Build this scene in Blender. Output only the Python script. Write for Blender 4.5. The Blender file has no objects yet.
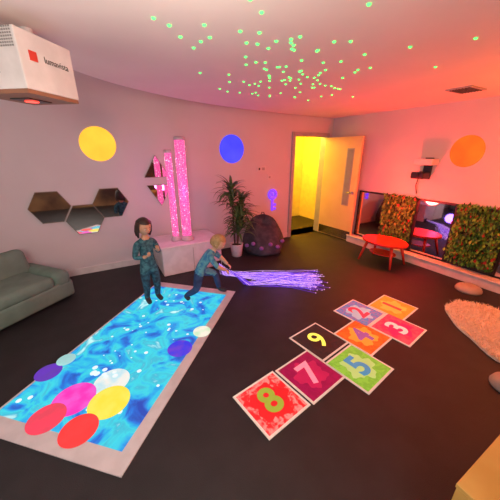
import bpy, bmesh, math, random
from mathutils import Vector, Matrix, Euler
random.seed(7)
S=bpy.context.scene
R=math.radians
# ---------------------------------------------------------------- materials
def mat(name,col,rough=0.6,metal=0.0,emit=None,es=0.0,col2=None,nscale=8.0,bump=0.0,bscale=60.0,alpha=None):
    m=bpy.data.materials.new(name);m.use_nodes=True
    nt=m.node_tree;b=nt.nodes["Principled BSDF"]
    c=(*col,1)
    b.inputs["Base Color"].default_value=c
    b.inputs["Roughness"].default_value=rough
    b.inputs["Metallic"].default_value=metal
    tc=nt.nodes.new("ShaderNodeTexCoord")
    if col2 is None: col2=tuple(x*0.9 for x in col)
    n=nt.nodes.new("ShaderNodeTexNoise");n.inputs["Scale"].default_value=nscale;n.inputs["Detail"].default_value=4
    nt.links.new(tc.outputs["Object"],n.inputs["Vector"])
    r=nt.nodes.new("ShaderNodeValToRGB")
    r.color_ramp.elements[0].position=0.4;r.color_ramp.elements[1].position=0.6
    r.color_ramp.elements[0].color=c;r.color_ramp.elements[1].color=(*col2,1)
    nt.links.new(n.outputs["Fac"],r.inputs["Fac"])
    nt.links.new(r.outputs["Color"],b.inputs["Base Color"])
    if bump:
        n2=nt.nodes.new("ShaderNodeTexNoise");n2.inputs["Scale"].default_value=bscale
        nt.links.new(tc.outputs["Object"],n2.inputs["Vector"])
        bp=nt.nodes.new("ShaderNodeBump");bp.inputs["Strength"].default_value=bump;bp.inputs["Distance"].default_value=0.01
        nt.links.new(n2.outputs["Fac"],bp.inputs["Height"]);nt.links.new(bp.outputs["Normal"],b.inputs["Normal"])
    if emit is not None:
        b.inputs["Emission Color"].default_value=(*emit,1);b.inputs["Emission Strength"].default_value=es
    return m
def emis_noise(name,stops,scale,strength,kind="noise",distort=0.0,base=(0.02,0.02,0.02),stretch=(1,1,1),rough=0.6):
    m=bpy.data.materials.new(name);m.use_nodes=True
    nt=m.node_tree;b=nt.nodes["Principled BSDF"];b.inputs["Base Color"].default_value=(*base,1);b.inputs["Roughness"].default_value=rough
    tc=nt.nodes.new("ShaderNodeTexCoord");mp=nt.nodes.new("ShaderNodeMapping");mp.inputs["Scale"].default_value=stretch
    nt.links.new(tc.outputs["Object"],mp.inputs["Vector"])
    if kind=="noise":
        n=nt.nodes.new("ShaderNodeTexNoise");n.inputs["Detail"].default_value=6;n.inputs["Distortion"].default_value=distort;out=n.outputs["Fac"]
    else:
        n=nt.nodes.new("ShaderNodeTexVoronoi");out=n.outputs["Distance"]
    n.inputs["Scale"].default_value=scale
    nt.links.new(mp.outputs["Vector"],n.inputs["Vector"])
    r=nt.nodes.new("ShaderNodeValToRGB");els=r.color_ramp.elements
    while len(els)<len(stops): els.new(0.5)
    for e,(p,c) in zip(els,stops): e.position=p;e.color=(*c,1)
    nt.links.new(out,r.inputs["Fac"]);nt.links.new(r.outputs["Color"],b.inputs["Emission Color"])
    b.inputs["Emission Strength"].default_value=strength
    return m
# ---------------------------------------------------------------- builder
class B:
    def __init__(s): s.bm=bmesh.new();s.mats=[]
    def mi(s,m):
        if m not in s.mats: s.mats.append(m)
        return s.mats.index(m)
    def add(s,t,m,M=None,smooth=False):
        i=s.mi(m)
        if M is not None: bmesh.ops.transform(t,matrix=M,verts=t.verts)
        mp={v:s.bm.verts.new(v.co) for v in t.verts}
        for f in t.faces:
            try: nf=s.bm.faces.new([mp[v] for v in f.verts]);nf.material_index=i;nf.smooth=smooth
            except ValueError: pass
        t.free()
    def box(s,c,d,m,rot=(0,0,0),bev=0.0,seg=2,smooth=None):
        t=bmesh.new();bmesh.ops.create_cube(t,size=1);bmesh.ops.scale(t,vec=d,verts=t.verts)
        if bev: bmesh.ops.bevel(t,geom=t.edges[:],offset=bev,segments=seg,affect='EDGES',profile=0.5)
        s.add(t,m,Matrix.Translation(c)@Euler([R(a) for a in rot]).to_matrix().to_4x4(),smooth if smooth is not None else (bev>0.02))
    def cyl(s,c,r,h,m,r2=None,rot=(0,0,0),n=24,bev=0,sc=(1,1,1)):
        t=bmesh.new();bmesh.ops.create_cone(t,cap_ends=True,segments=n,radius1=r,radius2=r if r2 is None else r2,depth=h)
        if bev:
            es=[e for e in t.edges if len(e.link_faces)==2 and any(len(f.verts)>4 for f in e.link_faces)]
            bmesh.ops.bevel(t,geom=es,offset=bev,segments=3,affect='EDGES',profile=0.5)
        s.add(t,m,Matrix.Translation(c)@Euler([R(a) for a in rot]).to_matrix().to_4x4()@Matrix.Diagonal((*sc,1)),True if bev else False)
    def sph(s,c,d,m,rot=(0,0,0),n=20,fn=None,M=None):
        t=bmesh.new();bmesh.ops.create_uvsphere(t,u_segments=n,v_segments=n//2+2,radius=1)
        if fn:
            for v in t.verts: v.co=fn(v.co.copy())
        X=Matrix.Translation(c)@Euler([R(a) for a in rot]).to_matrix().to_4x4()@Matrix.Diagonal((*d,1))
        if M is not None: X=M@X
        s.add(t,m,X,True)
    def lathe(s,c,prof,m,n=32):
        t=bmesh.new();rings=[]
        for r,z in prof:
            rings.append([t.verts.new((r*math.cos(2*math.pi*k/n),r*math.sin(2*math.pi*k/n),z)) for k in range(n)])
        for a,b in zip(rings,rings[1:]):
            for k in range(n): t.faces.new([a[k],a[(k+1)%n],b[(k+1)%n],b[k]])
        t.faces.new(rings[0][::-1]);t.faces.new(rings[-1])
        s.add(t,m,Matrix.Translation(c),True)
    def tube(s,pts,rad,m,n=8,M=None):
        pts=[Vector(p) for p in pts]
        if not isinstance(rad,(list,tuple)): rad=[rad]*len(pts)
        t=bmesh.new();rings=[];up=None
        for i,p in enumerate(pts):
            d=(pts[min(i+1,len(pts)-1)]-pts[max(i-1,0)]).normalized()
            if up is None: up=Vector((0,0,1)) if abs(d.z)<0.9 else Vector((1,0,0))
            x=d.cross(up).normalized();y=x.cross(d).normalized();up=y
            rings.append([t.verts.new(p+x*rad[i]*math.cos(2*math.pi*k/n)+y*rad[i]*math.sin(2*math.pi*k/n)) for k in range(n)])
        for a,b in zip(rings,rings[1:]):
            for k in range(n): t.faces.new([a[k],a[(k+1)%n],b[(k+1)%n],b[k]])
        t.faces.new(rings[0][::-1]);t.faces.new(rings[-1])
        s.add(t,m,M,True)
    def prism(s,pts,h,m,M=None,bev=0):
        t=bmesh.new();vs=[t.verts.new((x,y,0)) for x,y in pts];f=t.faces.new(vs)
        r=bmesh.ops.extrude_face_region(t,geom=[f]);bmesh.ops.translate(t,vec=(0,0,h),verts=[v for v in r['geom'] if isinstance(v,bmesh.types.BMVert)])
        bmesh.ops.recalc_face_normals(t,faces=t.faces)
        s.add(t,m,M)
    def poly(s,pts3,m,smooth=False):
        i=s.mi(m);f=s.bm.faces.new([s.bm.verts.new(p) for p in pts3]);f.material_index=i;f.smooth=smooth
    def text(s,body,size,m,M,ext=0.001,bold=0.0):
        c=bpy.data.curves.new("txt",'FONT');c.body=body;c.size=size;c.align_x='CENTER';c.align_y='CENTER';c.extrude=ext;c.offset=bold
        o=bpy.data.objects.new("txt",c);S.collection.objects.link(o)
        dg=bpy.context.evaluated_depsgraph_get();me=bpy.data.meshes.new_from_object(o.evaluated_get(dg))
        t=bmesh.new();t.from_mesh(me);bpy.data.objects.remove(o);s.add(t,m,M)
    def done(s,name):
        me=bpy.data.meshes.new(name);s.bm.to_mesh(me);s.bm.free()
        for m in s.mats: me.materials.append(m)
        o=bpy.data.objects.new(name,me);S.collection.objects.link(o);return o
def T(x,y,z,rz=0,rx=0,ry=0): return Matrix.Translation((x,y,z))@Euler((R(rx),R(ry),R(rz))).to_matrix().to_4x4()

# ---------------------------------------------------------------- room
XR=4.57;YB=4.5;XL=-2.3;YF=-1.6;H=2.42;HU=2.8
m_wall=mat("wall_paint",(0.66,0.62,0.64),0.7,nscale=2,bump=0.03,col2=(0.64,0.60,0.62))
m_ceil=mat("ceiling_paint",(0.84,0.80,0.77),0.75,nscale=2,col2=(0.82,0.78,0.75))
m_floor=mat("dark_carpet",(0.011,0.0105,0.012),0.6,col2=(0.017,0.015,0.017),nscale=5,bump=0.3,bscale=180)
m_trim=mat("white_trim",(0.72,0.7,0.7),0.4)
m_fwall=mat("front_wall_mirror_tones",(0.30,0.20,0.09),0.7,col2=(0.06,0.035,0.03),nscale=0.9)  # unseen wall; brown patches made up for the mirrors to reflect
b=B();b.box((1.1,1.6,-0.05),(7.2,6.6,0.1),m_floor);b.box((4,5.5,-0.05),(2.2,2.0,0.1),m_floor);b.done("floor")
DX0,DX1,DH=3.55,4.38,2.06
b=B()
b.box(((XL+DX0)/2,YB+0.06,HU/2),(DX0-XL,0.12,HU),m_wall)
b.box(((DX0+DX1)/2,YB+0.06,(HU+DH)/2),(DX1-DX0,0.12,HU-DH),m_wall)
b.box(((DX1+XR+.12)/2,YB+0.06,HU/2),(XR+.12-DX1,0.12,HU),m_wall)
b.done("wall_back")
b=B();b.box((XR+0.06,(YF+YB)/2,HU/2),(0.12,YB-YF,HU),m_wall);b.done("wall_right")
b=B();b.box((XL-0.06,(YF+YB)/2,HU/2),(0.12,YB-YF,HU),m_wall);b.done("wall_left")
b=B();b.box(((XL+XR)/2,YF-0.06,HU/2),(XR-XL+.24,0.12,HU),m_fwall);b.done("wall_front")
b=B()
edge=[(-0.95,-1.6),(-0.85,0.2),(-0.66,1.3),(-0.5,1.85),(-0.36,2.32),(-0.2,2.72),(0.02,3.1),(0.39,3.47),(0.9,3.80),(1.48,4.06),(2.2,4.25),(2.86,4.36),(3.6,4.44),(4.57,4.49),(4.57,-1.6)]
sm=[]
for i in range(len(edge)-2):
    p0=Vector(edge[max(i-1,0)]);p1=Vector(edge[i]);p2=Vector(edge[i+1]);p3=Vector(edge[min(i+2,len(edge)-2)])
    for k in range(5):
        t=k/5;sm.append(tuple(0.5*((2*p1)+(p2-p0)*t+(2*p0-5*p1+4*p2-p3)*t*t+(3*p1-p0-3*p2+p3)*t**3)))
sm+= [edge[-2],edge[-1]]
b.prism(sm,HU-H,m_ceil,T(0,0,H))
b.box((1.1,1.5,HU+0.05),(7.2,6.5,0.1),m_ceil);b.done("ceiling")
b=B();b.box(((XL+DX0-.06)/2,YB-0.008,0.05),(DX0-.06-XL,0.016,0.1),m_trim);b.done("baseboard_back")
b=B();b.box((XR-0.008,1.0,0.05),(0.016,5.0,0.1),m_trim);b.done("baseboard_right")
m_cor=mat("corridor_paint",(0.88,0.70,0.22),0.7)
b=B();b.box((4,6.1,1.3),(2.4,0.1,2.6),m_cor);b.box((2.85,5.36,1.3),(0.1,1.46,2.6),m_cor);b.box((5.15,5.36,1.3),(0.1,1.46,2.6),m_cor);b.box((4,5.36,2.6),(2.4,1.46,0.1),m_cor);b.done("wall_corridor")
m_frame=mat("door_frame_grey",(0.42,0.40,0.40),0.45)
b=B()
b.box((DX0-0.03,YB+0.05,DH/2),(0.07,0.18,DH),m_frame);b.box((DX1+0.02,YB+0.05,DH/2),(0.05,0.18,DH),m_frame)
b.box(((DX0+DX1)/2,YB+0.05,DH+0.035),(DX1-DX0+.13,0.18,0.07),m_frame);b.done("trim_1")
m_leaf=mat("door_laminate",(0.84,0.64,0.27),0.4,col2=(0.80,0.60,0.24),nscale=3)
m_glass=mat("door_glass",(0.32,0.34,0.33),0.08)
m_steel=mat("brushed_steel",(0.6,0.6,0.6),0.25,1.0)
m_black=mat("black_plastic",(0.015,0.015,0.017),0.35)
b=B();L=0.88
b.box((-L/2,0,1.03),(L,0.045,2.02),m_leaf,bev=0.004)
b.box((-L*0.74,0,1.28),(0.16,0.05,1.1),m_frame);b.box((-L*0.74,0,1.28),(0.12,0.054,1.06),m_glass)
for sgn in (-1,1):
    b.cyl((-L+0.07,sgn*0.035,1.0),0.028,0.02,m_steel,rot=(90,0,0));b.tube([(-L+0.07,sgn*0.03,1.0),(-L+0.07,sgn*0.06,1.0),(-L+0.2,sgn*0.06,1.0)],0.01,m_steel)
b.box((-L/2,0,0.12),(L-0.04,0.049,0.18),m_steel)
for z in (0.25,1.0,1.8): b.cyl((0,0.0,z),0.012,0.1,m_steel)
o=b.done("door_1");o.location=(4.36,YB-0.05,0);o.rotation_euler=(0,0,R(94))

# ---------------------------------------------------------------- floor mat with projection
ux=Vector((1.54,1.62,0)).normalized();vx=Vector((-ux.y,ux.x,0))
ang=math.degrees(math.atan2(ux.y,ux.x))
m_matw=mat("white_mat",(0.62,0.60,0.62),0.6)
m_water=emis_noise("projected_water",[(0.28,(0.0,0.06,0.48)),(0.37,(0.0,0.18,0.74)),(0.45,(0.0,0.44,0.85)),(0.54,(0.03,0.70,0.82)),(0.62,(0.03,0.50,0.70)),(0.70,(0.60,0.98,0.98))],3.6,1.0,distort=1.8)
b=B();o0=Vector((-0.16,1.22,0))
LN,WD=2.24,1.16
def mp(a,c,z=0.0): return o0+ux*a+vx*c+Vector((0,0,z))
cm=mp(LN/2,WD/2,0.004);b.box(cm,(LN,WD,0.008),m_matw,rot=(0,0,ang))
a0,a1,c0,c1=0.12,2.12,0.09,1.14
cw=mp((a0+a1)/2,(c0+c1)/2,0.009);b.box(cw,(a1-a0,c1-c0,0.002),m_water,rot=(0,0,ang))
def disc(x,y,r,col,es=0.95,z=0.011,el=1.0,col2=None):
    c2=col2 or tuple(min(1,k*.75+.02) for k in col)
    m=emis_noise("ball_%d"%len(bpy.data.materials),[(.4,col),(.6,c2)],9,es,base=tuple(k*.3 for k in col))
    b.cyl((x,y,z),r,0.001,m,n=40,sc=(1,el,1),rot=(0,0,0))
disc(.43,2.113,.115,(0.03,0.04,0.72),col2=(.15,.05,.6))
disc(.70,2.253,.09,(0.8,0.85,0.7),col2=(.45,.75,.5))
disc(-.16,2.0,.135,(0.75,0.8,0.75),z=.0105,col2=(.4,.7,.8))
disc(-.19,1.80,.145,(0.9,0.70,0.05),z=.0115,col2=(.75,.75,.1))
disc(-.42,1.96,.15,(0.85,0.03,0.45),z=.0108,col2=(.75,.1,.6))
disc(-.38,1.66,.12,(0.9,0.04,0.04),z=.012)
disc(-.58,1.87,.12,(0.85,0.05,0.10),z=.0113)
disc(-.62,2.37,.10,(0.12,0.03,0.5),z=.0108)
disc(-.50,2.47,.075,(0.35,0.7,0.7),z=.011)
m_dot=mat("foam_dots",(0.4,0.5,0.5),0.6,emit=(0.7,0.9,0.95),es=0.8)
for k in range(60):
    a=random.uniform(0.2,2.05);c=random.gauss(0.60,0.26)
    if not c0+.04<c<c1-.04: continue
    p=mp(a,c,0.0102);b.cyl(p,random.uniform(.005,.02),0.001,m_dot,n=12)
for a in range(8):
    p=mp(.62+.035*math.sin(a*2),.55+a*.033,0.0125);b.cyl(p,random.uniform(.018,.028),0.001,m_dot,n=14)
b.done("projection_mat")

# ---------------------------------------------------------------- hopscotch tiles
def tile(x,y,bg,bg2,fg,num,halo,rot=9,hr=.135,fs=.45,bold=.009):
    b=B();s=0.415
    mw=mat("tile_border",(0.8,0.78,0.72),0.5,emit=(1,0.9,0.75),es=0.12)  # border, art, halo and number carry added glow to brighten the tile
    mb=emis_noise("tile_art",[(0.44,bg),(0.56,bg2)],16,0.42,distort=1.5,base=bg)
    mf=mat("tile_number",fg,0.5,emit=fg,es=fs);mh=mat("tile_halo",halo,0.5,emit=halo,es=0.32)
    M=T(x,y,0,rot)
    t=bmesh.new();bmesh.ops.create_cube(t,size=1);bmesh.ops.scale(t,vec=(s,s,0.006),verts=t.verts);b.add(t,mw,M@T(0,0,0.003))
    t=bmesh.new();bmesh.ops.create_cube(t,size=1);bmesh.ops.scale(t,vec=(s-.035,s-.035,0.001),verts=t.verts);b.add(t,mb,M@T(0,0,0.0063))
    pts=[]
    for k in range(48):
        a=2*math.pi*k/48;r=hr+0.02*math.sin(5*a+x*9)+0.012*math.sin(11*a+y*7)
        pts.append((r*math.cos(a),r*math.sin(a)))
    b.prism(pts,0.001,mh,M@T(0,0,0.0065))
    b.text(num,0.30,mf,M@T(0,0,0.0085),0.0005,bold)
    return b.done("hopscotch_tile")
tile(.87,1.215,(0.75,0.015,0.02),(0.85,0.60,0.50),(0.30,0.42,0.04),"8",(0.75,0.015,0.02),hr=.15)
tile(1.30,1.27,(0.30,0.0,0.07),(0.16,0.0,0.04),(0.88,0.30,0.42),"7",(0.50,0.01,0.10))
tile(1.73,1.125,(0.16,0.50,0.04),(0.35,0.75,0.08),(0.03,0.30,0.55),"5",(0.42,0.80,0.25))
tile(1.665,1.555,(0.012,0.012,0.012),(0.06,0.015,0.02),(0.80,0.85,0.12),"9",(0.02,0.01,0.01),fs=.8,bold=.004,hr=.12)
tile(2.10,1.385,(0.85,0.10,0.01),(0.85,0.22,0.02),(0.25,0.10,0.35),"4",(0.85,0.42,0.05))
tile(2.53,1.285,(0.75,0.03,0.10),(0.85,0.15,0.15),(0.85,0.70,0.65),"3",(0.65,0.02,0.15))
tile(2.42,1.69,(0.08,0.25,0.55),(0.7,0.05,0.25),(0.8,0.05,0.10),"2",(0.35,0.6,0.75))
tile(2.87,1.57,(0.85,0.26,0.02),(0.8,0.42,0.04),(0.75,0.06,0.05),"1",(0.85,0.55,0.08))

# ---------------------------------------------------------------- sofa
m_sofa=mat("sage_upholstery",(0.16,0.25,0.20),0.8,col2=(0.13,0.21,0.17),nscale=5,bump=0.15,bscale=120)
b=B()
b.box((-0.75,0.37,0.13),(1.5,0.74,0.22),m_sofa,bev=0.04,seg=4)
b.box((-0.85,0.33,0.28),(1.28,0.66,0.15),m_sofa,bev=0.06,seg=5)
b.box((-0.11,0.38,0.27),(0.22,0.76,0.22),m_sofa,bev=0.085,seg=6)
b.box((-0.43,0.62,0.44),(0.60,0.2,0.36),m_sofa,rot=(-12,0,0),bev=0.08,seg=6)
b.box((-1.06,0.62,0.46),(0.64,0.2,0.4),m_sofa,rot=(-12,0,0),bev=0.08,seg=6)
for x in (-.06,-1.44):
    for y in (.07,.68): b.cyl((x,y,0.015),0.025,0.03,m_black)
o=b.done("low_sofa");o.location=(-0.46,3.80,0);o.rotation_euler=(0,0,R(40))

# ---------------------------------------------------------------- white bench & bubble tubes
m_bench=mat("white_padded_vinyl",(0.75,0.72,0.74),0.35)
b=B();b.box((1.13,4.1,0.215),(0.94,0.66,0.43),m_bench,bev=0.015,seg=3)
b.box((1.13,4.1,0.44),(0.96,0.68,0.035),m_bench,bev=0.014,seg=3)
b.box((1.13,3.765,0.2),(0.006,0.006,0.38),m_frame)
b.done("padded_bench")
m_tube=emis_noise("bubble_tube_glow",[(0.30,(0.70,0.02,0.24)),(0.5,(0.95,0.07,0.36)),(0.60,(1,0.20,0.48)),(0.72,(1,0.65,0.8))],75,1.0,base=(.4,.1,.2),rough=.15)
m_bub=mat("bubble",(0.9,0.6,0.7),0.1,emit=(1,0.5,0.7),es=1.2)
m_tubeb=mat("tube_base",(0.6,0.5,0.55),0.3)
b=B()
for (x,y,r,z1) in ((1.12,4.0,.072,1.95),(0.955,4.05,.048,1.78)):
    b.tube([(x,y,.5+ (z1-.5)*k/6) for k in range(7)],r,m_tube,n=28)
    b.lathe((x,y,.458),[(r+.03,0),(r+.03,.03),(r+.012,.06),(r+.002,.075)],m_tubeb);b.lathe((x,y,z1-.03),[(r+.004,0),(r+.008,.01),(r+.008,.035),(r-.01,.045)],m_tubeb)
    for k in range(110):
        a=random.uniform(0,6.283);q=random.uniform(.004,.009);zz=random.uniform(.55,z1-.06)
        b.sph((x+(r-.002)*math.cos(a),y+(r-.002)*math.sin(a),zz),(q,q,q*1.2),m_bub,n=8)
b.done("bubble_tube_column")
m_mirror=mat("acrylic_mirror",(0.85,0.85,0.85),0.03,1.0,col2=(0.85,0.85,0.85))
m_medge=mat("mirror_edge",(0.25,0.2,0.16),0.5)
def hexm(x,z,Rr,n=6,a0=0,name="hexagonal_wall_mirror"):
    b=B();pts=[(Rr*math.cos(R(a0+360/n*k)),Rr*math.sin(R(a0+360/n*k))) for k in range(n)]
    b.prism(pts,0.022,m_medge,T(x,YB-0.001,z,0,90))
    b.prism([(p[0]*.965,p[1]*.965) for p in pts],0.002,m_mirror,T(x,YB-0.0232,z,0,90));b.done(name)
hexm(-.60,1.05,.245);hexm(-.215,.84,.245);hexm(.15,1.05,.245)
hexm(.86,1.50,.22,3,90,"triangular_wall_mirror");hexm(.88,1.16,.22,3,-90,"triangular_wall_mirror")

# ---------------------------------------------------------------- potted dracaena
m_pot=mat("white_pot",(0.75,0.72,0.72),0.35);m_soil=mat("soil",(0.03,0.02,0.015),0.9)
m_bark=mat("bark",(0.12,0.08,0.05),0.85,bump=.4,bscale=40)
m_leafg=mat("dracaena_leaf",(0.04,0.11,0.04),0.45,col2=(0.12,0.21,0.06),nscale=12)
b=B();px,py=2.0,4.02
b.lathe((px,py,0),[(0.075,0),(0.09,0.01),(0.115,0.22),(0.12,0.235),(0.105,0.235),(0.10,0.20)],m_pot)
b.cyl((px,py,0.2),0.1,0.01,m_soil)
def leaf(b,o,az,el,ln,w,m,droop):
    d=Vector((math.cos(az),math.sin(az),0));sd=Vector((-math.sin(az),math.cos(az),0))
    N=6;L=[];C=[];Rr=[];p=Vector(o);e=el
    for k in range(N+1):
        t=k/N;ww=w*(0.55+1.2*t if t<.35 else 1.0*(1-((t-.35)/.65)**2))*0.5+0.0005
        C.append(p.copy()-Vector((0,0,ww*0.25)));L.append(p+sd*ww);Rr.append(p-sd*ww)
        p=p+(d*math.cos(e)+Vector((0,0,math.sin(e))))*(ln/N);e-=droop/N
    i=b.mi(m);lv=[b.bm.verts.new(v) for v in L];cv=[b.bm.verts.new(v) for v in C];rv=[b.bm.verts.new(v) for v in Rr]
    for k in range(N):
        for q in ((lv[k],lv[k+1],cv[k+1],cv[k]),(cv[k],cv[k+1],rv[k+1],rv[k])):
            f=b.bm.faces.new(q);f.material_index=i;f.smooth=True
stems=[((px-.03,py),(px-.09,py-.02),1.20),((px+.03,py+.02),(px+.08,py+.0),0.95),((px,py-.03),(px+.0,py-.07),0.70)]
for s0,s1,zt in stems:
    b.tube([(*s0,0.18),((s0[0]+s1[0])/2,(s0[1]+s1[1])/2,(zt+.18)/2),(*s1,zt)],[.018,.015,.012],m_bark)
    for k in range(80):
        z=zt-0.30*random.random();az=random.uniform(0,6.283);el=R(random.uniform(10,80))
        leaf(b,(s1[0],s1[1],z),az,el,random.uniform(.26,.42),random.uniform(.034,.052),m_leafg,R(random.uniform(50,120)))
b.done("potted_dracaena")

# ---------------------------------------------------------------- bean bag
m_bag=mat("beanbag_fabric",(0.035,0.032,0.045),0.7,col2=(0.07,0.065,0.08),nscale=10)
m_bagp=mat("beanbag_print",(0.3,0.12,0.4),0.7)
b=B()
t=bmesh.new();rings=[]
prof=[(0.0,.30),(0.02,.345),(.10,.385),(.20,.385),(.30,.36),(.38,.325),(.46,.285),(.54,.24),(.60,.19),(.64,.12),(.66,.05)]
n=40
for i,(z,r) in enumerate(prof):
    k=z/.69;rg=[]
    for j in range(n):
        a=2*math.pi*j/n;rr=r*(1+.035*math.sin(6*a+3*k)*(1-.3*k));x=rr*math.cos(a);y=rr*math.sin(a)*(1-.25*k)+.16*k**1.2
        zz=z-(.16*k*max(0,-math.sin(a)))
        rg.append(t.verts.new((x,y,zz)))
    rings.append(rg)
for a_,c_ in zip(rings,rings[1:]):
    for k in range(n): t.faces.new([a_[k],a_[(k+1)%n],c_[(k+1)%n],c_[k]])
t.faces.new(rings[0][::-1]);t.faces.new(rings[-1]);b.add(t,m_bag,None,True)
b.tube([(-.03,.15,.655),(-.02,.16,.70),(.02,.16,.70),(.03,.15,.655)],.009,m_bag)
for k in range(6):
    a=R(-150+k*24);b.sph((0.375*math.cos(a),0.375*math.sin(a),0.17+0.07*(k%2)),(0.04,0.03,0.035),m_bagp,n=10)
o=b.done("bean_bag_chair");o.location=(2.57,4.03,0);o.rotation_euler=(0,0,R(-25))

# ---------------------------------------------------------------- projected light spots, put in as glowing flat discs on the wall
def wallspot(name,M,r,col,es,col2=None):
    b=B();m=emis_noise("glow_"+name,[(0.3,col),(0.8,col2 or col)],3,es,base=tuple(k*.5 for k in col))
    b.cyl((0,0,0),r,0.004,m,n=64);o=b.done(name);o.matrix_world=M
wallspot("projected_spot_disc",T(.12,YB-.003,1.865,0,90),.225,(1.0,0.56,0.04),1.15,(1.0,0.40,0.02))
wallspot("projected_spot_disc",T(2.18,YB-.003,1.81,0,90),.235,(0.02,0.04,1.0),1.2,(0.06,0.08,1.0))
wallspot("projected_spot_disc",T(XR-.003,1.95,1.77,0,0,90),.21,(1.0,0.09,0.01),1.0,(1.0,0.20,0.01))
m_key=mat("violet_neon",(0.2,0.1,0.5),0.4,emit=(0.15,0.04,1.0),es=1.2)
b=B();kx,kz,ky=3.06,.84,YB-.012
b.tube([(kx+.08*math.cos(R(a)),ky,kz+.12+.08*math.sin(R(a))) for a in range(0,361,20)],0.03,m_key)
b.sph((kx,ky,kz+.12),(.03,.008,.03),m_key,n=10)
b.box((kx,ky,kz-.07),(0.045,0.02,0.28),m_key,bev=.005)
b.box((kx+.05,ky,kz-.09),(0.08,0.02,0.045),m_key,bev=.005);b.box((kx+.05,ky,kz-.17),(0.08,0.02,0.045),m_key,bev=.005)
b.done("key_wall_light")
b=B();b.box((2.79,YB-.008,1.46),(0.2,0.016,0.09),m_trim,bev=.004);b.box((2.74,YB-.018,1.46),(0.03,0.006,0.04),m_black)
b.box((2.83,YB-.018,1.46),(0.06,0.006,0.05),m_frame);b.done("wall_control_panel")
b=B();b.box((2.98,YB-.006,1.30),(0.10,0.012,0.08),m_trim,bev=.003);b.box((2.98,YB-.014,1.30),(0.04,0.006,0.04),m_frame,bev=.002);b.done("light_switch")

# ---------------------------------------------------------------- right wall display: mirrors & green wall
m_blackfr=mat("black_frame",(0.02,0.015,0.015),0.4)
m_dmir=mat("tinted_mirror",(0.65,0.6,0.64),0.04,1.0,col2=(0.65,0.6,0.64))
m_ledge=mat("ledge_paint",(0.72,0.68,0.66),0.5)
b=B();b.box((XR-.09,1.9,0.065),(0.18,3.5,0.13),m_ledge,bev=.006);b.box((XR-.10,1.9,0.138),(0.2,3.5,0.018),m_ledge,bev=.004);b.done("trim_2")
segs=[(3.58,3.02,'m'),(3.02,2.42,'g'),(2.42,1.86,'m'),(1.86,1.24,'g'),(1.24,0.62,'m')]
m_g=[mat("foliage_a",(0.04,0.18,0.02),0.6,col2=(0.10,0.32,0.03),nscale=20),mat("foliage_b",(0.10,0.32,0.04),0.6,col2=(0.2,0.42,0.05)),mat("foliage_c",(0.03,0.10,0.02),0.6),mat("foliage_red",(0.35,0.04,0.02),0.6)]
def leafcluster(b,cx,cy0,cy1,z0,z1,n,dep):
    for k in range(n):
        y=random.uniform(cy0,cy1);z=random.uniform(z0,z1);x=cx-random.uniform(0.01,dep)
        s=random.uniform(.018,.042);M=T(x,y,z)@Euler((random.uniform(-1,1),random.uniform(-1.9,-0.6),random.uniform(-1,1))).to_matrix().to_4x4()
        P=[M@Vector(p) for p in ((0,0,0),(s*.8,s*.55,s*.15),(s*1.9,0,0),(s*.8,-s*.55,s*.15))]
        b.poly(P,random.choices(m_g,[5,4,3,1])[0])
for (ya,yb_,k) in segs:
    b=B();yc=(ya+yb_)/2;w=ya-yb_;zc=.60;h=.90
    b.box((XR-.02,yc,zc),(0.04,w,h),m_blackfr)
    for yy in (ya-.012,yb_+.012): b.box((XR-.035,yy,zc),(0.03,0.022,h),m_blackfr)
    for zz in (zc-h/2+.012,zc+h/2-.012): b.box((XR-.035,yc,zz),(0.03,w,0.022),m_blackfr)
    if k=='m':
        b.box((XR-.042,yc,zc),(0.004,w-.05,h-.05),m_dmir);b.done("framed_wall_mirror")
    else:
        leafcluster(b,XR-.03,yb_+.02,ya-.02,zc-h/2+.04,zc+h/2-.01,1500,.10)
        if yc<2: leafcluster(b,XR-.06,yb_+.0,ya-.05,.28,.98,500,.20)
        b.done("living_wall_panel")

# red low table
m_red=mat("red_lacquer",(0.75,0.05,0.03),0.22)
b=B()
def ell(a,b_,z,m,h,bb):
    bb.prism([(a*math.cos(2*math.pi*k/48)*(1+.05*math.cos(2*math.pi*k/48*2)),b_*math.sin(2*math.pi*k/48)) for k in range(48)],h,m,T(0,0,z))
ell(.27,.37,.355,m_red,.03,b);ell(.25,.35,.345,m_red,.01,b)
for (x,y) in ((.14,.21),(-.14,.21),(.14,-.21),(-.14,-.21)):
    b.tube([(x,y,.345),(x*1.55,y*1.35,0.0)],[.026,.016],m_red,n=12)
ell(.15,.22,.16,m_red,.015,b)
o=b.done("low_red_table");o.location=(4.02,2.56,0);o.rotation_euler=(0,0,R(4))

# wall projector on right wall
m_wp=mat("projector_white",(0.75,0.73,0.72),0.4)
b=B()
b.box((XR-.10,2.41,1.62),(0.2,0.28,0.09),m_wp,bev=.015,seg=3)
b.box((XR-.015,2.41,1.52),(0.03,0.12,0.32),m_black,bev=.004)
b.box((XR-.14,2.44,1.42),(0.18,0.20,0.10),m_black,bev=.02,seg=3)
b.tube([(XR-.02,2.44,1.45),(XR-.14,2.44,1.46)],.02,m_black)
b.cyl((XR-.235,2.44,1.42),.03,.03,m_black,rot=(0,90,0))
b.tube([(XR-.05,2.50,1.40),(XR-.05,2.52,1.25),(XR-.02,2.50,1.12)],.008,m_black)
b.done("wall_mounted_projector")

# ceiling vent
b=B();b.box((3.78,1.78,H-.006),(0.34,0.26,0.012),m_frame)
for k in range(7): b.box((3.78,1.69+k*.03,H-.014),(0.29,0.012,0.008),m_black)
o=b.done("ceiling_air_vent")

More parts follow.
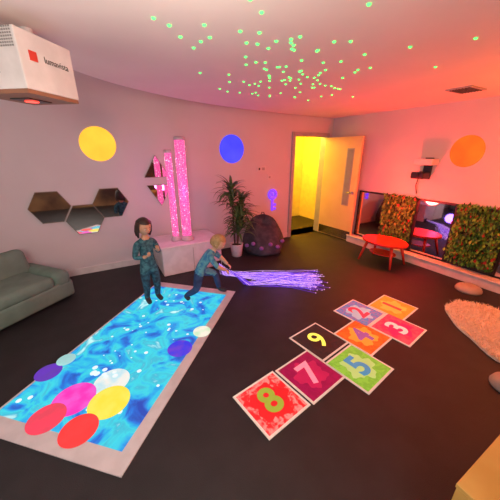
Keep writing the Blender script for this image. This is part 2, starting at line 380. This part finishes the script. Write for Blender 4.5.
# ceiling star lights
m_star=mat("green_star",(0.1,0.9,0.15),0.4,emit=(0.05,1.0,0.12),es=3.0)
b=B();stars=[(0.41,1.75),(0.49,1.47),(0.87,1.42),(1.4,0.96),(1.56,1.46),(0.97,2.61),(0.6,1.92),(2.15,1.77),(1.98,1.33),(1.6,2.45),(0.88,1.67)]
for k in range(100):
    t=random.gauss(0,1);q=random.gauss(0,1)
    x=1.75+0.42*q+0.38*t;y=2.3-0.12*q+0.55*t
    if x>3.6 or y>4.1 or x<.5: continue
    stars.append((x,y))
for x,y in stars:
    b.sph((x,y,H-.003),(.011,.011,.006),m_star,n=8)
b.done("ceiling_star_lights")

# ceiling projector (upper left)
m_red2=mat("stand_in_mark_red",(0.7,0.05,0.03),0.4);m_vent=mat("grille_grey",(0.28,0.27,0.26),0.6)
m_under=mat("projector_underside",(0.30,0.14,0.08),0.4);m_lens=mat("lens_glow",(0.5,0.02,0.02),0.2,emit=(1,0.05,0.03),es=2.5)
b=B();w,d,h=.36,.34,.27
b.box((0,0,h/2+.02),(w,d,h),m_wp,bev=.006,seg=2)
b.box((0,0,.01),(w-.01,d-.01,.02),m_under)
b.cyl((0.02,.02,-.004),.035,.012,m_lens)
b.box((0.02,.02,-.001),(.16,.12,.008),m_black)
b.box((-.10,-d/2-.002,.18),(.045,.004,.045),m_red2)
b.text("lumavista",.045,m_black,T(.05,-d/2-.002,.18,0,90),.0005)
for (gz,gy) in ((.24,-.10),(.13,.02)):
    for r_ in range(7):
        for c_ in range(10):
            b.box((-w/2-.001,gy-.05+c_*.013,gz-.035+r_*.013),(.004,.007,.007),m_vent)
b.cyl((.08,.0,h+.05),.03,.12,m_wp)
o=b.done("ceiling_floor_projector");o.location=(-.245,2.18,2.05);o.rotation_euler=(0,0,R(52))

# ---------------------------------------------------------------- sheepskin rug
m_fur=mat("cream_fur",(0.88,0.80,0.66),0.9,col2=(0.82,0.72,0.56),nscale=20)
b=B()
def rugr(a): return (abs(math.cos(a))**3.2+abs(math.sin(a))**3.2)**(-1/3.2)*(1+.03*math.sin(5*a+1)+.02*math.sin(9*a))
HA,HB=.56,.35
pts=[(HA*rugr(2*math.pi*k/48)*math.cos(2*math.pi*k/48),HB*rugr(2*math.pi*k/48)*math.sin(2*math.pi*k/48)) for k in range(48)]
b.prism(pts,0.02,m_fur)
for k in range(7000):
    a=random.uniform(0,6.283);q=math.sqrt(random.random())*1.01
    x=HA*rugr(a)*q*math.cos(a);y=HB*rugr(a)*q*math.sin(a)
    dx,dy,dz=random.gauss(0,.018),random.gauss(0,.018),random.uniform(.012,.035)
    an=random.uniform(0,3.14);cx,cy=.006*math.cos(an),.006*math.sin(an)
    b.poly([(x-cx,y-cy,.018),(x+cx,y+cy,.018),(x+dx,y+dy,.02+dz)],m_fur)
o=b.done("sheepskin_rug");o.location=(3.37,.74,0);o.rotation_euler=(0,0,R(51))

# stepping stones
m_stone=mat("grey_stone_rubber",(0.40,0.36,0.32),0.5)
for (x,y,r) in ((2.59,.38,.13),(4.16,1.33,.15)):
    b=B();b.lathe((0,0,0),[(r,0),(r*1.02,.015),(r*.9,.05),(r*.62,.075),(r*.2,.08)],m_stone,n=28);o=b.done("balance_stepping_stone");o.location=(x,y,0);o.rotation_euler=(0,0,.3)

# wooden cabinet lower right
m_wood=mat("birch_wood",(0.62,0.38,0.10),0.45,col2=(0.54,0.31,0.07),nscale=3)
b=B();X0,X1,Y0,Y1,Z=.98,2.1,-.32,.17,.60
b.box(((X0+X1)/2,(Y0+Y1)/2,Z-.01),(X1-X0,Y1-Y0,.02),m_wood,bev=.003)
for x in (X0+.01,(X0+X1)/2,X1-.01): b.box((x,(Y0+Y1)/2,Z/2-.01),(.02,Y1-Y0-.01,Z-.02),m_wood)
for z in (.02,.3): b.box(((X0+X1)/2,(Y0+Y1)/2,z),(X1-X0-.02,Y1-Y0-.02,.02),m_wood)
b.box(((X0+X1)/2,Y0+.01,Z/2),(X1-X0-.02,.01,Z-.03),m_wood)
b.done("wooden_shelf_unit")

# ---------------------------------------------------------------- fibre optic strands
m_fib=mat("fibre_violet",(0.1,0.05,0.3),0.4,emit=(0.14,0.04,0.85),es=.8)
m_fib2=mat("fibre_white",(0.5,0.4,0.6),0.4,emit=(0.62,0.42,1.0),es=.9)
b=B()
for k in range(170):
    t=random.random();e=Vector((2.74-.42*t+random.gauss(0,.06),2.78-.42*t+random.gauss(0,.05),0.008))
    if random.random()<.35: e=Vector((1.9,3.1,.008)).lerp(Vector((2.66,2.46,.008)),random.random())+Vector((random.gauss(0,.06),random.gauss(0,.06),0))
    if k<26:   # strands lifted by the child's hands
        s0=Vector((1.275+random.gauss(0,.008),2.77+random.gauss(0,.008),.365));s1=Vector((1.62+random.gauss(0,.03),2.93+random.gauss(0,.03),.02));mm=s0.lerp(s1,.5)+Vector((0,0,.01))
    else:
        s0=Vector((1.53,3.73,0.06));s1=Vector((1.50+random.gauss(0,.03),3.42+random.gauss(0,.03),.012));mm=s0.lerp(s1,.5)
    mid=s1.lerp(e,.5)+Vector((random.gauss(0,.05),random.gauss(0,.06),0));mid.z=.01+random.random()*.012
    P=[]
    ph=random.uniform(0,6);am=random.uniform(0,.04)
    for i in range(11):
        u=i/10;q=(1-u)**2*s1+2*u*(1-u)*mid+u*u*e;q.x+=am*u*math.sin(9*u+ph);q.y+=am*u*math.sin(9*u+ph);P.append(q)
    b.tube([s0,mm]+P,.0025 if k%4 else .004,m_fib if k%5<3 else m_fib2,n=4)
    if k%2: b.sph(P[-1],(.008,.008,.006),m_fib2,n=6)
b.box((1.53,3.745,.05),(.08,.03,.09),m_black,bev=.004)
b.done("fibre_optic_strands")

# ---------------------------------------------------------------- children
def skinned(b,J,E,matsel,M,sub=3):
    me=bpy.data.meshes.new("sk");names=list(J);idx={n:i for i,n in enumerate(names)}
    me.from_pydata([J[n][0] for n in names],[(idx[a],idx[c]) for a,c in E],[])
    o=bpy.data.objects.new("sk",me);S.collection.objects.link(o)
    md=o.modifiers.new("s",'SKIN');sm_=o.modifiers.new("u",'SUBSURF');sm_.levels=sub;sm_.render_levels=sub
    md.use_smooth_shade=True
    for n,i in idx.items():
        sv=me.skin_vertices[0].data[i];r=J[n][1];sv.radius=r if isinstance(r,tuple) else (r,r);sv.use_root=(i==0)
    dg=bpy.context.evaluated_depsgraph_get();dg.update();ev=bpy.data.meshes.new_from_object(o.evaluated_get(dg))
    t=bmesh.new();t.from_mesh(ev);bpy.data.objects.remove(o)
    mp_={}
    for v in t.verts: mp_[v]=b.bm.verts.new(M@v.co)
    for f in t.faces:
        c=f.calc_center_median();best=None
        for a,d in E:
            pa,pd=Vector(J[a][0]),Vector(J[d][0]);ab=pd-pa;tt=max(0,min(1,(c-pa).dot(ab)/max(ab.length_squared,1e-9)))
            dd=(c-(pa+ab*tt)).length-0.5*((J[a][1] if not isinstance(J[a][1],tuple) else J[a][1][0])*(1-tt)+(J[d][1] if not isinstance(J[d][1],tuple) else J[d][1][0])*tt)
            if best is None or dd<best[0]: best=(dd,a,d,tt)
        nf=b.bm.faces.new([mp_[v] for v in f.verts]);nf.smooth=True;nf.material_index=b.mi(matsel(best[1],best[2],best[3],c))
    t.free()
def hand(b,w,d,nrm,side,m,M,s=1.0,curl=0.5):
    w=Vector(w);d=Vector(d).normalized();nrm=Vector(nrm).normalized();sd=d.cross(nrm).normalized()*side
    nrm=sd.cross(d).normalized()*side
    rot=Matrix((sd,d,nrm)).transposed().to_4x4()
    b.sph((0,0,0),(.021*s,.028*s,.011*s),m,n=12,M=M@Matrix.Translation(w+d*.022*s)@rot)
    for k,(off,ln) in enumerate(((-.015,.026),(-.005,.032),(.005,.034),(.015,.030))):
        p=w+d*.036*s+sd*off*s;P=[p];e=0
        for q in range(3):
            e+=curl;p=p+(d*math.cos(e)+nrm*math.sin(e)+sd*off*.8)*(ln/2.6*s);P.append(p)
        b.tube(P,[.0058*s,.0055*s,.005*s,.0035*s],m,n=8,M=M)
    p=w+d*.010*s+sd*.014*s
    b.tube([p,p+(sd*.014+d*.010+nrm*.004)*s,p+(sd*.020+d*.024+nrm*.010)*s],[.0075*s,.006*s,.004*s],m,n=8,M=M)
def head(b,c,rot,skin,hair,M,longh=0.0,s=1.0):
    X=M@Matrix.Translation(c)@Euler([R(a) for a in rot]).to_matrix().to_4x4()@Matrix.Scale(s,4)
    def hf(v):
        if v.z<0: v.x*=1-.28*(-v.z)**1.5;v.y=v.y*(1-.12*(-v.z))-(.08*(-v.z))
        if v.y<-.5 and -.1<v.z<.25: v.y*=.97
        return v
    b.sph((0,0,0),(.073,.085,.097),skin,n=32,fn=hf,M=X)
    m_eye=mat("eye_white",(.8,.8,.8),.3);m_iris=mat("iris",(.03,.02,.015),.2);m_lip=mat("lips",(.45,.15,.13),.5)
    for sx in (-1,1):
        b.sph((sx*.028,-.0735,.004),(.011,.006,.006),m_eye,n=12,M=X)
        b.sph((sx*.028,-.0785,.004),(.0055,.002,.0055),m_iris,n=10,M=X)
        b.tube([(sx*.014,-.083,.021),(sx*.029,-.079,.026),(sx*.043,-.068,.021)],[.0012,.002,.001],hair,n=6,M=X)
        b.sph((sx*.073,.004,-.005),(.009,.014,.021),skin,n=12,M=X)
    b.tube([(0,-.083,.008),(0,-.091,-.012),(0,-.087,-.020)],[.005,.008,.006],skin,n=10,M=X)
    b.sph((0,-.081,-.042),(.016,.005,.004),m_lip,n=12,M=X)
    t=bmesh.new();bmesh.ops.create_uvsphere(t,u_segments=36,v_segments=24,radius=1)
    dl=[f for f in t.faces if (f.calc_center_median().y<-.35 and f.calc_center_median().z<.48) or f.calc_center_median().z<(-.45)]
    bmesh.ops.delete(t,geom=dl,context='FACES')
    for v in t.verts:
        k=1+.035*math.sin(14*math.atan2(v.co.y,v.co.x)+5*v.co.z);v.co=Vector((v.co.x*.083*k,(v.co.y*.094+.006)*k,v.co.z*.104+.006))
    b.add(t,hair,X,True)
    if longh:
        for k in range(26):
            a=R(-15+210*k/25);r0=.080
            x,y=r0*math.cos(a),r0*math.sin(a)*1.05+.008
            b.tube([(x*.9,y*.9,.06),(x,y,.0),(x*1.03,y*1.05,-.06),(x*.92,y*1.02,-.06-longh+random.uniform(-.01,.01))],[.010,.014,.013,.006],hair,n=7,M=X)
m_skin=mat("skin",(0.66,0.36,0.22),0.5,col2=(0.62,0.33,0.20))
m_skin2=mat("skin_fair",(0.72,0.46,0.32),0.5,col2=(0.68,0.42,0.30))
m_hair1=mat("dark_hair",(0.035,0.02,0.015),0.5,bump=.5,bscale=90);m_hair2=mat("blond_hair",(0.48,0.31,0.13),0.5,bump=.6,bscale=90,col2=(.36,.22,.09),nscale=30)
m_sh1=mat("slate_top_projection_tint",(0.015,0.07,0.10),0.8,col2=(0.06,0.20,0.23),nscale=30)  # teal blotches are projected light put into the cloth colour
m_pt1=mat("dark_trousers_projection_tint",(0.012,0.03,0.05),0.8,col2=(0.03,0.11,0.15),nscale=26)  # dark cloth with the projection's blue-teal light painted in
m_sock=mat("dark_shoes",(0.03,0.03,0.04),0.6)
m_sh2=mat("blue_shirt_projection_tint",(0.04,0.19,0.36),0.8,col2=(0.13,0.38,0.44),nscale=26)  # blue shirt; lighter teal pattern is projected light in its colour
m_pt2=mat("navy_trousers",(0.012,0.03,0.10),0.8,col2=(0.03,0.07,0.18))
b=B();M1=T(.38,3.12,.008,16)
J={'pel':((0,0,.49),(.085,.068)),'sp':((0,0,.60),(.076,.06)),'ch':((0,.004,.72),(.088,.062)),'nb':((0,.002,.80),(.048,.042)),'nk':((0,-.008,.86),.030),'hd':((0,-.01,.91),.034),
'sL':((.10,.004,.772),.043),'eL':((.15,.01,.63),.033),'wL':((.085,-.12,.70),.020),'sR':((-.10,.004,.772),.043),'eR':((-.145,-.0,.62),.033),'wR':((-.06,-.13,.65),.020),
'hL':((.055,0,.44),(.066,.066)),'kL':((.068,-.025,.25),.046),'aL':((.070,.012,.06),.032),'tL':((.078,-.085,.03),(.028,.030)),
'hR':((-.055,0,.44),(.066,.066)),'kR':((-.062,-.015,.25),.046),'aR':((-.062,.02,.06),.032),'tR':((-.072,-.075,.03),(.028,.030))}
E=[('pel','sp'),('sp','ch'),('ch','nb'),('nb','nk'),('nk','hd'),('nb','sL'),('sL','eL'),('eL','wL'),('nb','sR'),('sR','eR'),('eR','wR'),('pel','hL'),('hL','kL'),('kL','aL'),('aL','tL'),('pel','hR'),('hR','kR'),('kR','aR'),('aR','tR')]
def sel1(a,c,t,p):
    if a=='nk' or (a in('nb','ch') and c in('nk','nb') and p.z>.815+.25*max(0,p.y)): return m_skin
    if a[0]=='e': return m_skin if t>.75 else m_sh1
    if a[0]=='a' or (a[0]=='k' and t>.85): return m_sock
    if a[0]=='k' : return m_pt1
    if c[0]=='k' or a=='pel': return m_pt1 if p.z<.42 else m_sh1
    return m_sh1
skinned(b,J,E,sel1,M1)
hand(b,(.085,-.12,.70),(-.35,-.6,.7),(0,.6,.4),1,m_skin,M1,1.0,.45)
hand(b,(-.06,-.13,.65),(.3,-.6,.6),(0,.6,.4),-1,m_skin,M1,1.0,.45)
head(b,(0,-.022,.965),(14,0,8),m_skin,m_hair1,M1,longh=.05)
b.done("child_standing")
b=B();M2=T(.99,2.90,.008,62)
J={'pel':((0,.07,.37),(.082,.070)),'sp':((0,.02,.455),(.074,.062)),'ch':((0,-.045,.55),(.086,.066)),'nb':((0,-.10,.62),(.046,.042)),'nk':((0,-.135,.655),.030),'hd':((0,-.165,.69),.034),
'sL':((.10,-.09,.60),.042),'eL':((.135,-.19,.50),.032),'wL':((.07,-.29,.42),.020),'sR':((-.10,-.09,.60),.042),'eR':((-.13,-.17,.48),.032),'wR':((-.04,-.27,.39),.020),
'hL':((.06,.06,.345),(.068,.066)),'kL':((.12,-.12,.28),.048),'aL':((.10,-.165,.06),.032),'tL':((.115,-.265,.03),(.028,.030)),
'hR':((-.06,.06,.345),(.068,.066)),'kR':((-.12,.09,.17),.048),'aR':((-.10,.24,.075),.032),'tR':((-.11,.185,.025),(.028,.028))}
sd2=Vector((0,-.05,.085)).normalized()
def sel2(a,c,t,p):
    if a=='nk' or (a in('nb','ch') and c in('nk','nb') and (p-Vector((0,-.115,.635))).dot(sd2)>0): return m_skin2
    if a[0]=='e': return m_skin2
    if a[0]=='a' or (a[0]=='k' and t>.85): return m_sock
    if a[0]=='k': return m_pt2
    if c[0]=='k' or a=='pel': return m_sh2 if (p-Vector((0,.07,.37))).dot(sd2)>.0 else m_pt2
    return m_sh2
skinned(b,J,E,sel2,M2)
hand(b,(.07,-.29,.42),(-.2,-.7,-.6),(0,.5,-.6),1,m_skin2,M2,1.0,.5)
hand(b,(-.04,-.27,.39),(.2,-.7,-.6),(0,.5,-.6),-1,m_skin2,M2,1.0,.5)
head(b,(0,-.185,.735),(32,0,-6),m_skin2,m_hair2,M2)
b.done("child_crouching")

# ---------------------------------------------------------------- lights
def light(kind,loc,energy,col,size=.2,rot=None,**k):
    l=bpy.data.lights.new("light",kind);l.energy=energy;l.color=col
    if kind=='AREA': l.size=size
    else: l.shadow_soft_size=size
    o=bpy.data.objects.new(k.get("name","lamp"),l);o.location=loc
    if rot: o.rotation_euler=[R(a) for a in rot]
    S.collection.objects.link(o);return o
light('AREA',(-0.6,-1.0,2.2),58,(1.0,0.88,0.80),1.2,rot=(66,0,8),name="room_fill_light")  # added fill from behind the camera, no fixture modelled
light('POINT',(0.3,1.0,1.75),30,(1.0,0.86,0.70),.3,name="ceiling_fill_light")  # added mid-air point light that brightens the ceiling
light('POINT',(3.95,2.5,1.0),72,(1.0,0.03,0.02),.12,name="red_lamp")
light('POINT',(3.7,0.6,1.5),62,(1.0,0.17,0.02),.2,name="amber_lamp")
light('POINT',(1.05,3.7,1.2),6,(1.0,0.15,0.6),.12,name="tube_lamp")
light('POINT',(2.2,2.9,0.35),3,(0.3,0.15,1.0),.1,name="violet_lamp")
light('POINT',(-1.2,2.0,1.6),12,(1.0,0.88,0.82),.3,name="side_lamp")
light('POINT',(3.9,5.3,2.2),110,(1.0,0.66,0.07),.15,name="corridor_lamp")
w=bpy.data.worlds.new("world");S.world=w;w.use_nodes=True
w.node_tree.nodes["Background"].inputs[0].default_value=(.3,.25,.3,1);w.node_tree.nodes["Background"].inputs[1].default_value=.1
S.view_settings.view_transform='Standard'
# ---------------------------------------------------------------- camera
cd=bpy.data.cameras.new("camera");cd.lens=266/500*36;cd.sensor_width=36;cd.clip_start=.02
co=bpy.data.objects.new("camera",cd);co.location=(0,0,1.76);co.rotation_euler=(R(90-20.2),0,R(-29.5));S.collection.objects.link(co);S.camera=co
